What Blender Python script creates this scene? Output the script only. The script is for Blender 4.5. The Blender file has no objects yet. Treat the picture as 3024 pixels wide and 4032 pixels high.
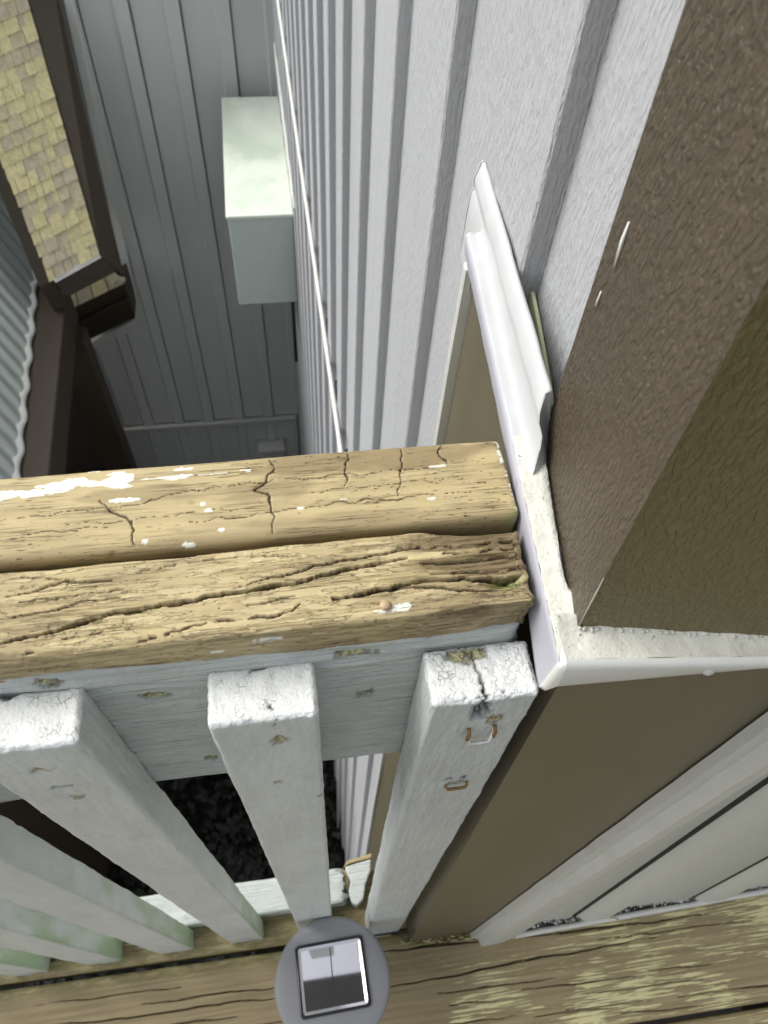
import bpy, bmesh, math, random
import numpy as np
from mathutils import Matrix, Vector

# ------------------------------------------------------------------ camera, sky, sun, exposure
scene = bpy.context.scene
COL = scene.collection
R_CV = ((0.989168634081622, -0.1376931043769284, 0.05085294835250304),
        (-0.08639371320492698, -0.8262301200331694, -0.5566685863856872),
        (0.11866566338989075, 0.5462457301956865, -0.8291767378401412))
cam_d = bpy.data.cameras.new('camera')
cam = bpy.data.objects.new('camera', cam_d)
COL.objects.link(cam)
cam.matrix_world = Matrix(((R_CV[0][0], -R_CV[1][0], -R_CV[2][0], 0.0),
                           (R_CV[0][1], -R_CV[1][1], -R_CV[2][1], 0.0),
                           (R_CV[0][2], -R_CV[1][2], -R_CV[2][2], 1.1),
                           (0, 0, 0, 1)))
cam_d.sensor_fit = 'VERTICAL'
cam_d.sensor_height = 24.0
cam_d.lens = 24.0 * 2960.09 / 4032.0
cam_d.clip_start = 0.01
cam_d.clip_end = 400.0
cam_d.dof.use_dof = True
cam_d.dof.focus_distance = 0.36
cam_d.dof.aperture_fstop = 14.0
scene.camera = cam

SUN_DIR = Vector((-0.62, 0.22, 0.75)).normalized()      # towards the sun
elev = math.asin(SUN_DIR.z)
azim = math.atan2(SUN_DIR.x, SUN_DIR.y)
world = bpy.data.worlds.new('World')
scene.world = world
world.use_nodes = True
wn, wl = world.node_tree.nodes, world.node_tree.links
wn.clear()
sky = wn.new('ShaderNodeTexSky')
sky.sky_type = 'NISHITA'
sky.sun_disc = False
sky.sun_elevation = elev
sky.sun_rotation = azim
sky.air_density = 1.0
sky.dust_density = 3.0
hs = wn.new('ShaderNodeHueSaturation')
hs.inputs['Saturation'].default_value = 0.17
bg = wn.new('ShaderNodeBackground')
bg.inputs['Strength'].default_value = 0.15
wo = wn.new('ShaderNodeOutputWorld')
wl.new(sky.outputs[0], hs.inputs['Color'])
wl.new(hs.outputs[0], bg.inputs['Color'])
wl.new(bg.outputs[0], wo.inputs['Surface'])
sun_d = bpy.data.lights.new('sun', 'SUN')
sun_d.energy = 1.85
sun_d.angle = math.radians(35)
sun_d.color = (1.0, 0.975, 0.90)
sun = bpy.data.objects.new('sun', sun_d)
COL.objects.link(sun)
sun.rotation_euler = SUN_DIR.to_track_quat('Z', 'Y').to_euler()
sun.location = (-3, 1, 6)
vs = scene.view_settings
vs.view_transform = 'Standard'
vs.look = 'None'
vs.exposure = 0.52
vs.gamma = 1.0
vs.use_curve_mapping = False

random.seed(5)
RNG = np.random.RandomState(11)

# ------------------------------------------------------------------ numpy noise
_PERM = RNG.permutation(256)
_VAL = RNG.rand(256) * 2 - 1


def vnoise(P, seed=0):
    P = np.asarray(P, float) + seed * 17.31
    I = np.floor(P).astype(np.int64)
    F = P - I
    F = F * F * F * (F * (F * 6 - 15) + 10)
    out = 0
    for dx in (0, 1):
        wx = F[:, 0] if dx else 1 - F[:, 0]
        for dy in (0, 1):
            wy = F[:, 1] if dy else 1 - F[:, 1]
            for dz in (0, 1):
                wz = F[:, 2] if dz else 1 - F[:, 2]
                h = _PERM[(I[:, 0] + dx) & 255]
                h = _PERM[(h + I[:, 1] + dy) & 255]
                h = _PERM[(h + I[:, 2] + dz) & 255]
                out = out + wx * wy * wz * _VAL[h]
    return out


def fbm(P, seed=0, octv=4, gain=0.5):
    P = np.asarray(P, float)
    s, a = 0, 1.0
    for o in range(octv):
        s = s + a * vnoise(P * (2 ** o), seed + o * 3)
        a *= gain
    return s


def sstep(a, b, x):
    t = np.clip((x - a) / (b - a), 0, 1)
    return t * t * (3 - 2 * t)


def poly_dist(P, pts):
    """distance of points P (n,3) to a 3D polyline, and the fraction along it"""
    best = np.full(len(P), 1e9)
    frac = np.zeros(len(P))
    pts = [np.array(p, float) for p in pts]
    n = len(pts) - 1
    for i in range(n):
        a, b = pts[i], pts[i + 1]
        ab = b - a
        t = np.clip(((P - a) @ ab) / (ab @ ab + 1e-12), 0, 1)
        d = np.linalg.norm(P - (a + t[:, None] * ab), axis=1)
        m = d < best
        best[m] = d[m]
        frac[m] = (i + t[m]) / n
    return best, frac


# ------------------------------------------------------------------ object helpers
def tag(o, label=None, cat=None, group=None, kind=None):
    if label: o['label'] = label
    if cat: o['category'] = cat
    if group: o['group'] = group
    if kind: o['kind'] = kind
    return o


def thing(name, label, cat, loc=(0, 0, 0), group=None, kind=None):
    o = bpy.data.objects.new(name, None)
    COL.objects.link(o)
    o.empty_display_size = 0.05
    o.location = loc
    return tag(o, label, cat, group, kind)


def link(name, me, mat=None, parent=None):
    o = bpy.data.objects.new(name, me)
    COL.objects.link(o)
    if mat and not me.materials: me.materials.append(mat)
    if parent is not None:
        o.parent = parent
        p, off = parent, Vector((0, 0, 0))
        while p is not None:
            off += p.location
            p = p.parent
        o.location = -off
    return o


def mesh_np(name, V, Q, mat, parent=None, attrs=None, smooth=True):
    me = bpy.data.meshes.new(name)
    V = np.asarray(V, np.float32)
    Q = np.asarray(Q, np.int32)
    me.vertices.add(len(V))
    me.vertices.foreach_set('co', V.ravel())
    k = Q.shape[1]
    me.loops.add(Q.size)
    me.loops.foreach_set('vertex_index', Q.ravel())
    me.polygons.add(len(Q))
    me.polygons.foreach_set('loop_start', np.arange(len(Q), dtype=np.int32) * k)
    me.polygons.foreach_set('loop_total', np.full(len(Q), k, np.int32))
    me.polygons.foreach_set('use_smooth', np.full(len(Q), smooth))
    me.update(calc_edges=True)
    me.validate()
    for an, av in (attrs or {}).items():
        a = me.attributes.new(an, 'FLOAT', 'POINT')
        a.data.foreach_set('value', np.asarray(av, np.float32))
    return link(name, me, mat, parent)


def ax(lo, hi, step, r, fine=None):
    """lattice lines along one axis with extra lines in the rounded ends"""
    e = [0, .3 * r, .62 * r, r]
    L = [lo + t for t in e] + [hi - t for t in reversed(e)]
    a, b = lo + r, hi - r
    x = a
    pts = []
    while x < b - 1e-9:
        s = step
        if fine and fine[0] - step <= x < fine[1]: s = fine[2]
        x += s
        if x < b - s * .4: pts.append(x)
    return np.array(sorted(set(np.round(L + pts, 7))))


def rbox(name, xs, ys, zs, r, mat, parent=None, fn=None):
    """rounded box on a lattice; fn(P,N,P0) -> (new P, dict of attributes)"""
    nx, ny, nz = len(xs), len(ys), len(zs)
    quads = []

    def face(axis, k, flip):
        n1, n2 = [(ny, nz), (nx, nz), (nx, ny)][axis]
        a, b = np.meshgrid(np.arange(n1), np.arange(n2), indexing='ij')
        kk = np.full_like(a, k)
        t = [(kk, a, b), (a, kk, b), (a, b, kk)][axis]
        idx = (t[0] * ny + t[1]) * nz + t[2]
        q = np.stack([idx[:-1, :-1], idx[1:, :-1], idx[1:, 1:], idx[:-1, 1:]], -1).reshape(-1, 4)
        quads.append(q[:, ::-1] if flip else q)
    face(0, 0, True); face(0, nx - 1, False)
    face(1, 0, False); face(1, ny - 1, True)
    face(2, 0, True); face(2, nz - 1, False)
    Q = np.concatenate(quads)
    ids, inv = np.unique(Q, return_inverse=True)
    Q = inv.reshape(-1, 4)
    k = ids % nz
    j = (ids // nz) % ny
    i = ids // (ny * nz)
    P0 = np.stack([xs[i], ys[j], zs[k]], -1)
    lo = np.array([xs[0], ys[0], zs[0]]) + r
    hi = np.array([xs[-1], ys[-1], zs[-1]]) - r
    C = np.clip(P0, lo, hi)
    d = P0 - C
    N = d / (np.linalg.norm(d, axis=1, keepdims=True) + 1e-12)
    P = C + r * N
    attrs = {}
    if fn: P, attrs = fn(P, N, P0)
    return mesh_np(name, P, Q, mat, parent, attrs)


def box(name, lo, hi, mat, parent=None, bevel=0.0):
    bm = bmesh.new()
    bmesh.ops.create_cube(bm, size=1)
    for v in bm.verts:
        v.co = Vector([lo[i] + (v.co[i] + .5) * (hi[i] - lo[i]) for i in range(3)])
    if bevel:
        bmesh.ops.bevel(bm, geom=bm.edges[:], offset=bevel, segments=2, affect='EDGES', profile=.5)
    me = bpy.data.meshes.new(name)
    bm.to_mesh(me); bm.free()
    return link(name, me, mat, parent)


def prism(name, pts, thick, mat, parent=None, bevel=0.0):
    """polygon pts extruded by the vector thick"""
    bm = bmesh.new()
    t = Vector(thick)
    a = [bm.verts.new(p) for p in pts]
    b = [bm.verts.new(Vector(p) + t) for p in pts]
    n = len(pts)
    bm.faces.new(a)
    bm.faces.new(b[::-1])
    for i in range(n):
        bm.faces.new((a[i], b[i], b[(i + 1) % n], a[(i + 1) % n]))
    bmesh.ops.recalc_face_normals(bm, faces=bm.faces[:])
    if bevel:
        bmesh.ops.bevel(bm, geom=bm.edges[:], offset=bevel, segments=2, affect='EDGES', profile=.5)
    me = bpy.data.meshes.new(name)
    bm.to_mesh(me); bm.free()
    return link(name, me, mat, parent)


def loft(name, secs, mat, parent=None, closed=False, smooth=True, caps=True, fn=None):
    secs = np.array(secs, float)            # (m, n, 3)
    m, n = secs.shape[:2]
    V = secs.reshape(-1, 3)
    if fn is not None: V = fn(V)
    Q = []
    nn = n if closed else n - 1
    for i in range(m - 1):
        for j in range(nn):
            j2 = (j + 1) % n
            Q.append((i * n + j, (i + 1) * n + j, (i + 1) * n + j2, i * n + j2))
    bm = bmesh.new()
    vv = [bm.verts.new(v) for v in V]
    for q in Q:
        f = bm.faces.new([vv[k] for k in q]); f.smooth = smooth
    if closed and caps:
        bm.faces.new([vv[j] for j in range(n)])
        bm.faces.new([vv[(m - 1) * n + j] for j in range(n)][::-1])
    bmesh.ops.recalc_face_normals(bm, faces=bm.faces[:])
    me = bpy.data.meshes.new(name)
    bm.to_mesh(me); bm.free()
    return link(name, me, mat, parent)


def tube(name, pts, rad, mat, parent=None, seg=6):
    pts = [Vector(p) for p in pts]
    secs = []
    for i, p in enumerate(pts):
        d = (pts[min(i + 1, len(pts) - 1)] - pts[max(i - 1, 0)]).normalized()
        u = d.orthogonal().normalized() if i == 0 else (u - d * u.dot(d)).normalized()
        w = d.cross(u)
        rr = rad[i] if isinstance(rad, (list, tuple)) else rad
        secs.append([p + (u * math.cos(2 * math.pi * k / seg) + w * math.sin(2 * math.pi * k / seg)) * rr for k in range(seg)])
    return loft(name, secs, mat, parent, closed=True)


def lathe(name, prof, center, mat, parent=None, seg=48):
    secs = []
    for k in range(seg + 1):
        a = 2 * math.pi * k / seg
        secs.append([(center[0] + r * math.cos(a), center[1] + r * math.sin(a), center[2] + z) for r, z in prof])
    o = loft(name, secs, mat, parent)
    bm = bmesh.new(); bm.from_mesh(o.data)
    bmesh.ops.remove_doubles(bm, verts=bm.verts[:], dist=1e-6)
    bmesh.ops.recalc_face_normals(bm, faces=bm.faces[:])
    bm.to_mesh(o.data); bm.free()
    return o


# ------------------------------------------------------------------ material helpers
class NT:
    def __init__(self, name):
        self.m = bpy.data.materials.new(name)
        self.m.use_nodes = True
        self.n = self.m.node_tree.nodes
        self.l = self.m.node_tree.links
        self.n.clear()
        self.out = self.n.new('ShaderNodeOutputMaterial')
        self.b = self.n.new('ShaderNodeBsdfPrincipled')
        self.l.new(self.b.outputs[0], self.out.inputs[0])
        tc = self.n.new('ShaderNodeTexCoord')
        self.obj = tc.outputs['Object']
        self._bump = None

    def _in(self, sock, v):
        if isinstance(v, bpy.types.NodeSocket): self.l.new(v, sock)
        elif isinstance(v, (tuple, list)): sock.default_value = (*v, 1.0) if len(v) == 3 and sock.type == 'RGBA' else v
        else: sock.default_value = v

    def map(self, scale, rot=(0, 0, 0), loc=(0, 0, 0)):
        n = self.n.new('ShaderNodeMapping')
        n.inputs['Scale'].default_value = scale
        n.inputs['Rotation'].default_value = rot
        n.inputs['Location'].default_value = loc
        self.l.new(self.obj, n.inputs['Vector'])
        return n.outputs[0]

    def noise(self, vec, scale=1.0, detail=4, rough=.55, dist=0.0):
        n = self.n.new('ShaderNodeTexNoise')
        self.l.new(vec, n.inputs['Vector'])
        n.inputs['Scale'].default_value = scale
        n.inputs['Detail'].default_value = detail
        n.inputs['Roughness'].default_value = rough
        n.inputs['Distortion'].default_value = dist
        return n.outputs[0]

    def voro(self, vec, scale=1.0, feature='F1', rand=1.0):
        n = self.n.new('ShaderNodeTexVoronoi')
        n.feature = feature
        self.l.new(vec, n.inputs['Vector'])
        n.inputs['Scale'].default_value = scale
        n.inputs['Randomness'].default_value = rand
        return n.outputs[0]

    def attr(self, name):
        n = self.n.new('ShaderNodeAttribute')
        n.attribute_name = name
        return n.outputs['Fac']

    def ramp(self, v, a, b, lo=0.0, hi=1.0):
        n = self.n.new('ShaderNodeMapRange')
        n.interpolation_type = 'SMOOTHSTEP'
        self._in(n.inputs['Value'], v)
        n.inputs['From Min'].default_value = a
        n.inputs['From Max'].default_value = b
        n.inputs['To Min'].default_value = lo
        n.inputs['To Max'].default_value = hi
        return n.outputs[0]

    def math(self, op, a, b=0.0):
        n = self.n.new('ShaderNodeMath')
        n.operation = op
        self._in(n.inputs[0], a)
        self._in(n.inputs[1], b)
        return n.outputs[0]

    def mix(self, f, a, b, mode='MIX'):
        n = self.n.new('ShaderNodeMix')
        n.data_type = 'RGBA'
        n.blend_type = mode
        self._in(n.inputs[0], f)
        self._in(n.inputs[6], a)
        self._in(n.inputs[7], b)
        return n.outputs[2]

    def addv(self, a, b, s):
        m = self.n.new('ShaderNodeVectorMath'); m.operation = 'MULTIPLY_ADD'
        self.l.new(b, m.inputs[0]); m.inputs[1].default_value = (s, s, s); self.l.new(a, m.inputs[2])
        return m.outputs[0]

    def col(self, c): self._in(self.b.inputs['Base Color'], c)

    def rough(self, v): self._in(self.b.inputs['Roughness'], v)

    def bump(self, h, dist=.001, strength=1.0):
        n = self.n.new('ShaderNodeBump')
        n.inputs['Strength'].default_value = strength
        n.inputs['Distance'].default_value = dist
        self._in(n.inputs['Height'], h)
        if self._bump is not None: self.l.new(self._bump, n.inputs['Normal'])
        self._bump = n.outputs[0]
        for li in list(self.b.inputs['Normal'].links): self.l.remove(li)
        self.l.new(self._bump, self.b.inputs['Normal'])


def plain(name, c, rough=.5, metal=0.0, bump=None, spec=None):
    t = NT(name)
    t.col(c); t.rough(rough)
    t.b.inputs['Metallic'].default_value = metal
    if spec is not None: t.b.inputs['Specular IOR Level'].default_value = spec
    if bump: t.bump(t.noise(t.obj, bump[0], 4), bump[1])
    return t.m


def mat_siding(name, c, near=False):
    t = NT(name)
    big = t.noise(t.map((3, 3, .6)), 1.0, 3)
    t.col(t.mix(t.ramp(big, .3, .7), c, tuple(k * .93 for k in c)))
    t.rough(.5)
    t.b.inputs['Specular IOR Level'].default_value = .35
    wob = t.noise(t.map((30, 30, 14)), 1.0, 2)
    v = t.map((560, 560, 110))
    n = t.n.new('ShaderNodeVectorMath'); n.operation = 'MULTIPLY_ADD'
    cmb = t.n.new('ShaderNodeCombineXYZ')
    t.l.new(wob, cmb.inputs[0]); t.l.new(wob, cmb.inputs[1])
    t.l.new(cmb.outputs[0], n.inputs[0]); n.inputs[1].default_value = (3, 3, 0); t.l.new(v, n.inputs[2])
    g = t.noise(n.outputs[0], 1.0, 3, .5)
    g = t.ramp(g, .36, .66)
    t.bump(g, .0005 if near else .0003, 1.0)
    if near: t.bump(t.noise(t.map((420, 420, 420)), 1.0, 3, .6), .0003)
    return t.m


def mat_brown(name, c, bumpd, grain=True):
    t = NT(name)
    big = t.noise(t.map((14, 14, 5)), 1.0, 3)
    col = t.mix(t.ramp(big, .3, .7), c, tuple(k * .86 for k in c))
    fl = t.noise(t.map((420, 420, 200)), 1.0, 2)
    col = t.mix(t.ramp(fl, .77, .8, 0, .35), col, (.45, .42, .36))
    t.col(col)
    t.rough(.42)
    t.b.inputs['Specular IOR Level'].default_value = .4
    if grain:
        v = t.map((560, 560, 210))
        wob = t.noise(t.map((60, 60, 40)), 1.0, 2)
        g = t.noise(v, 1.0, 3, .5, .6)
        t.bump(t.ramp(g, .35, .68), bumpd, 1.0)
    t.bump(t.noise(t.map((700, 700, 700)), 1.0, 2), .00006)
    return t.m


def mat_ochre(name):
    """worn tan stain: attributes crack (bare split wood), white (old paint), stain (with painted edge shade), moss"""
    t = NT(name)
    g = t.noise(t.map((10, 210, 210)), 1.0, 5, .6, .3)
    g2 = t.noise(t.map((30, 60, 60)), 1.0, 4, .6)
    fk = t.noise(t.map((34, 250, 250)), 1.0, 5, .62, .8)
    fkm = t.math('MULTIPLY', t.ramp(fk, .50, .515), t.attr('flake'))
    col = t.mix(t.ramp(g, .3, .7), (.47, .385, .215), (.37, .295, .16))
    col = t.mix(t.ramp(g2, .38, .72, 0, .6), col, (.52, .42, .22))
    col = t.mix(t.math('MULTIPLY', fkm, .45), col, (.60, .51, .30))
    col = t.mix(t.attr('stain'), col, (.175, .13, .07))
    ln_ = t.noise(t.map((14, 520, 520)), 1.0, 3, .6, .25)
    thin = t.ramp(t.math('ABSOLUTE', t.math('SUBTRACT', ln_, .5)), .0, .022, 1, 0)
    thin = t.math('MULTIPLY', thin, t.ramp(t.noise(t.map((30, 130, 130)), 1.0, 3), .42, .66))
    col = t.mix(t.math('MULTIPLY', thin, .5), col, (.16, .105, .05))
    sp = t.noise(t.map((260, 900, 900)), 1.0, 2, .6)
    col = t.mix(t.math('MULTIPLY', t.ramp(sp, .62, .7), t.attr('speck')), col, (.07, .045, .025))
    col = t.mix(t.attr('crack'), col, (.035, .022, .012))
    col = t.mix(t.attr('white'), col, (.78, .80, .72))
    col = t.mix(t.attr('moss'), col, (.24, .26, .10))
    t.col(col)
    t.rough(.62)
    t.b.inputs['Specular IOR Level'].default_value = .3
    t.bump(g, .0004)
    t.bump(fkm, .0008)
    t.bump(t.math('SUBTRACT', 1.0, thin), .0003)
    t.bump(t.noise(t.map((300, 900, 900)), 1.0, 3), .0002)
    return t.m


def mat_paint(name, c, axis='z', grain=.0003, crackle=False, green=False):
    """pale grey porch paint; attributes bare (exposed wood chips), hole, green"""
    t = NT(name)
    s = (420, 420, 40) if axis == 'z' else (22, 420, 420)
    g = t.noise(t.map(s), 1.0, 4, .55, .4)
    big = t.noise(t.map((40, 40, 18)), 1.0, 4)
    col = t.mix(t.ramp(big, .3, .7), c, tuple(k * .9 for k in c))
    col = t.mix(t.attr('top'), col, (.74, .76, .75))  # tops coloured paler to stand for the stronger light from above
    col = t.mix(t.attr('green'), col, (.28, .42, .21))
    wood = t.mix(t.ramp(t.noise(t.map((500, 500, 300)), 1.0, 3), .4, .6), (.54, .52, .30), (.16, .14, .07))
    col = t.mix(t.attr('bare'), col, wood)
    col = t.mix(t.attr('hole'), col, (.02, .017, .013))
    if crackle:
        nv = t.n.new('ShaderNodeTexNoise')
        t.l.new(t.obj, nv.inputs['Vector']); nv.inputs['Scale'].default_value = 240; nv.inputs['Detail'].default_value = 3
        vv = t.addv(t.map((320, 320, 320)), nv.outputs[1], 1.1)
        e = t.voro(vv, 1.0, 'DISTANCE_TO_EDGE')
        up = t.attr('top')
        ln = t.math('MULTIPLY', t.ramp(e, .0, .045, 1, 0), up)
        brk = t.ramp(t.noise(t.map((120, 120, 120)), 1.0, 3), .48, .70)
        ln = t.math('MULTIPLY', ln, brk)
        col = t.mix(t.math('MULTIPLY', ln, .55), col, (.25, .25, .23))
        t.bump(t.math('SUBTRACT', 1.0, ln), .0003)
    t.col(col)
    t.rough(.5)
    t.b.inputs['Specular IOR Level'].default_value = .35
    t.bump(g, grain)
    t.bump(t.noise(t.map((620, 620, 520)), 1.0, 3, .6), .0005)
    dirt = t.noise(t.map((90, 90, 60)), 1.0, 5, .65)
    col = t.mix(t.ramp(dirt, .52, .74, 0, .30), col, tuple(k * .62 for k in c))
    t.col(col)
    return t.m


def mat_deck(name):
    t = NT(name)
    g = t.noise(t.map((5, 190, 190)), 1.0, 6, .65, .3)
    col = t.mix(t.ramp(g, .3, .72), (.35, .285, .168), (.235, .185, .103))
    big = t.noise(t.map((9, 14, 14)), 1.0, 3)
    fl = t.noise(t.map((17, 420, 420)), 1.0, 6, .66, .3)
    thr = t.math('ADD', t.math('MULTIPLY', t.math('SUBTRACT', big, .5), .62), t.math('MULTIPLY', t.attr('wear'), .17))
    f = t.math('ADD', fl, thr)
    fm = t.ramp(f, .695, .73)
    col = t.mix(fm, col, (.64, .59, .33))
    col = t.mix(t.attr('crack'), col, (.025, .016, .008))
    col = t.mix(t.math('MULTIPLY', t.attr('moss'), t.ramp(t.noise(t.map((70, 200, 200)), 1.0, 4), .35, .6)), col, (.13, .13, .04))
    t.col(col)
    t.rough(.6)
    t.b.inputs['Specular IOR Level'].default_value = .3
    t.bump(g, .0006)
    t.bump(fm, .0003)
    t.bump(t.noise(t.map((300, 800, 800)), 1.0, 3), .0002)
    return t.m


def mat_white(name, c=(.64, .65, .62), rough=.38, caulk=False):
    t = NT(name)
    big = t.noise(t.map((60, 60, 60)), 1.0, 4)
    col = t.mix(t.ramp(big, .35, .7), c, tuple(k * .95 for k in c))
    if caulk:
        d = t.noise(t.map((220, 220, 220)), 1.0, 4, .6)
        col = t.mix(t.ramp(d, .58, .72, 0, .6), col, (.52, .53, .38))
        col = t.mix(t.ramp(t.noise(t.map((500, 500, 500)), 1.0, 3), .66, .72, 0, .85), col, (.06, .06, .05))
        t.bump(t.noise(t.map((170, 170, 170)), 1.0, 5, .6), .0012)
    t.col(col)
    t.rough(rough)
    t.b.inputs['Specular IOR Level'].default_value = .4
    t.bump(t.noise(t.map((900, 900, 900)), 1.0, 2), .00006)
    return t.m


M_SIDE = mat_siding('vinyl_siding', (.455, .465, .485), True)
M_FAR = mat_siding('vinyl_siding_far', (.62, .64, .62))
M_DWALL = mat_siding('vinyl_siding_deck', (.60, .625, .58))
M_BROWN = mat_brown('brown_cladding', (.094, .073, .050), .0008)
M_BROWN2 = mat_brown('brown_cladding_smooth', (.130, .116, .075), .0, grain=False)
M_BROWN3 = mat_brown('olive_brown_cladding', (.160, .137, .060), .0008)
M_DBROWN = plain('dark_brown_timber', (.036, .026, .014), .6, bump=(60, .001))
M_OCHRE = mat_ochre('tan_wood')
M_PAINT = mat_paint('pale_grey_paint', (.62, .665, .655), 'z', .0003, True)
M_PAINTX = mat_paint('pale_grey_paint_board', (.53, .575, .555), 'x', .0024)
M_PAINTR = mat_paint('rough_grey_paint', (.56, .60, .595), 'z', .0011, True)
M_DECK = mat_deck('worn_deck_stain')
M_WHITE = mat_white('white_trim')
M_TRIMG = mat_white('pale_grey_trim', (.54, .555, .525))
M_CAULK = mat_white('old_caulk', (.58, .58, .52), .6, caulk=True)
M_MINT = mat_white('mint_metal', (.50, .57, .54), .5)
tl = NT('mint_lid')
nl = tl.noise(tl.map((4, 3, 4)), 1.0, 4, .6, .5)
tl.col(tl.mix(tl.ramp(nl, .42, .66), (.70, .76, .67), (.52, .60, .50)))
tl.rough(.5)
M_LID = tl.m
M_RUST = plain('rusty_steel', (.24, .15, .06), .55, .4, (900, .0003))
M_STAPLE = plain('painted_steel', (.72, .72, .68), .4)
M_DARK = plain('dark_plastic', (.02, .02, .022), .4)

# ------------------------------------------------------------------ ground
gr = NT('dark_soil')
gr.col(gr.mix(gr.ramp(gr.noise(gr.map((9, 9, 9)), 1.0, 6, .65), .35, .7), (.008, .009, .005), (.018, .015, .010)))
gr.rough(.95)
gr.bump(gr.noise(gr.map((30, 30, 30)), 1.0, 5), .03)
bm = bmesh.new()
bmesh.ops.create_grid(bm, x_segments=40, y_segments=40, size=120)
for v in bm.verts: v.co.z = -3.35
me = bpy.data.meshes.new('ground')
bm.to_mesh(me); bm.free()
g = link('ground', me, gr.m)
tag(g, 'dark bare soil far below the deck', 'ground', kind='structure')

# ------------------------------------------------------------------ side wall (sunlit vertical board siding)


def W(y): return .1155 - .0105 * (y - .5)


side_wall = thing('side_wall', 'sunlit pale grey wall of vertical boards running away from the railing', 'wall', (.13, 1.7, -3.35))
PER, BAT, DEP = .1645, .056, .0100
ks = [.260 + PER * (k - 1) for k in range(0, 20)]
YMIN = .191
for y0 in ks:
    prof = [(y0 - .004, -.012), (y0 - .0005, -.0005), (y0, .0012), (y0 + .0004, DEP - .0012), (y0 + .0017, DEP),
            (y0 + .012, DEP - .0006), (y0 + BAT - .012, DEP - .0006), (y0 + BAT - .0017, DEP), (y0 + BAT - .0004, DEP - .0012),
            (y0 + BAT, 0), (y0 + BAT + .03, -.0005), (y0 + PER - .0008, -.0004)]
    prof = [(max(min(a, 3.195), YMIN), d if a >= YMIN else 0.0) for a, d in prof]
    secs = []
    for z in (-3.35, -2.2, -1.1, 0, .5, 1.0, 1.8, 2.6, 3.2):
        secs.append([(W(a) - d, a, z) for a, d in prof])
    o = loft('siding_board', secs, M_SIDE, side_wall, smooth=False)
prism('sheathing', [(W(.12) + .014, .12, -3.35), (W(3.2) + .014, 3.2, -3.35), (W(3.2) + .1, 3.2, -3.35), (W(.12) + .1, .12, -3.35)], (0, 0, 6.55), M_SIDE, side_wall)
# thin white strip spanning the battens and the shorter one below it


def strip(name, a, b, h, t, mat, parent):
    a, b = Vector(a), Vector(b)
    d = (b - a).normalized()
    n = Vector((-1, -.0105, 0)).normalized()
    up = Vector((0, 0, 1))
    secs = []
    for i in range(9):
        p = a.lerp(b, i / 8)
        ring = []
        for k in range(8):
            an = 2 * math.pi * k / 8
            ring.append(p + n * (t * .5 * math.cos(an)) + up * (h * .5 * math.sin(an)))
        secs.append(ring)
    return loft(name, secs, mat, parent, closed=True)


strip('trim_strip', (.1005, .45, -.035), (.0738, 3.15, .175), .013, .009, M_WHITE, side_wall)
strip('trim_strip', (.0778, 2.95, -.2408), (.0861, 2.1594, -.3763), .018, .010, M_WHITE, side_wall)
for k in range(0, 18):
    y0 = ks[k + 1] + BAT + .01 if k + 1 < len(ks) else 0
    if .7 < y0 < 3.1:
        zc = -.035 + (y0 - .45) * .0778
        box('gap_shade_block', (W(y0) - .008, y0 + .01, zc - .02), (W(y0) + .004, y0 + .055, zc + .004), M_DARK, side_wall)  # dark blocks put in as the shade of the gaps under the strip
# pipe dropping down behind the box
pipe = tube('drain_pipe', [(.078, 2.72, -1.0), (.078, 2.72, -1.2), (.077, 2.72, -1.6)], .008, M_DARK)
tag(pipe, 'short thin dark pipe stub hanging below the mint green box', 'pipe')
cond = tube('conduit', [(.0925, .86, -3.3), (.0935, .86, -2), (.0950, .86, -.9), (.0960, .86, -.25)], .008, M_WHITE)
tag(cond, 'thin white conduit running down the sunlit wall, seen under the rail', 'conduit')

# ------------------------------------------------------------------ rear wall (shaded, faces the camera)
rear = thing('rear_wall', 'shaded grey wall of vertical boards at the far end', 'wall', (-1, 3.2, -3.35))
YF = 3.2
xb = [-.627 + .184 * k for k in range(-14, 5)]
for x1 in xb:
    prof = [(x1 - .184 + .0065, -.018), (x1 - .184 + .007, 0), (x1 - .060, .0), (x1 - .0585, .002), (x1 - .055, .014), (x1 - .051, .017), (x1 - .026, .0165),
            (x1 - .0018, .017), (x1 - .0004, .0155), (x1, -.018)]
    prof = [(min(a, .0875), d) for a, d in prof]
    if prof[0][0] >= .087: continue
    for z0, z1, yo in ((-2.535, .62, 0.0), (-3.35, -2.59, .02)):
        loft('siding_board', [[(a, YF + yo - d, z) for a, d in prof] for z in (z0, (z0 + z1) / 2, z1)], M_FAR, rear, smooth=False)
box('sheathing', (-3.2, 3.222, -3.35), (.25, 3.3, .62), M_FAR, rear)
box('coping', (-3.2, 3.15, .622), (.07, 3.32, .66), M_WHITE, rear, .006)
for lo, hi in (((-3.2, 3.168, -2.577), (.070, 3.2, -2.540)), ((.056, 3.176, -3.35), (.072, 3.214, -2.578))):
    box('trim_strip', lo, hi, M_TRIMG, rear, .006)
box('trim_strip', (-3.2, 3.180, -2.592), (.055, 3.214, -2.578), M_TRIMG, rear, .003)
vent = thing('wall_vent', 'small grey hooded vent low on the shaded wall', 'vent', (-.105, 3.15, -2.98))
box('vent_hood', (-.196, 3.11, -2.815), (-.020, 3.215, -2.782), M_TRIMG, vent, .006)
box('vent_body', (-.186, 3.14, -3.02), (-.030, 3.215, -2.816), M_FAR, vent, .004)
for k in range(3):
    box('vent_louvre', (-.170, 3.128, -2.865 - k * .05), (-.046, 3.142, -2.840 - k * .05), M_TRIMG, vent, .003)

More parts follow.
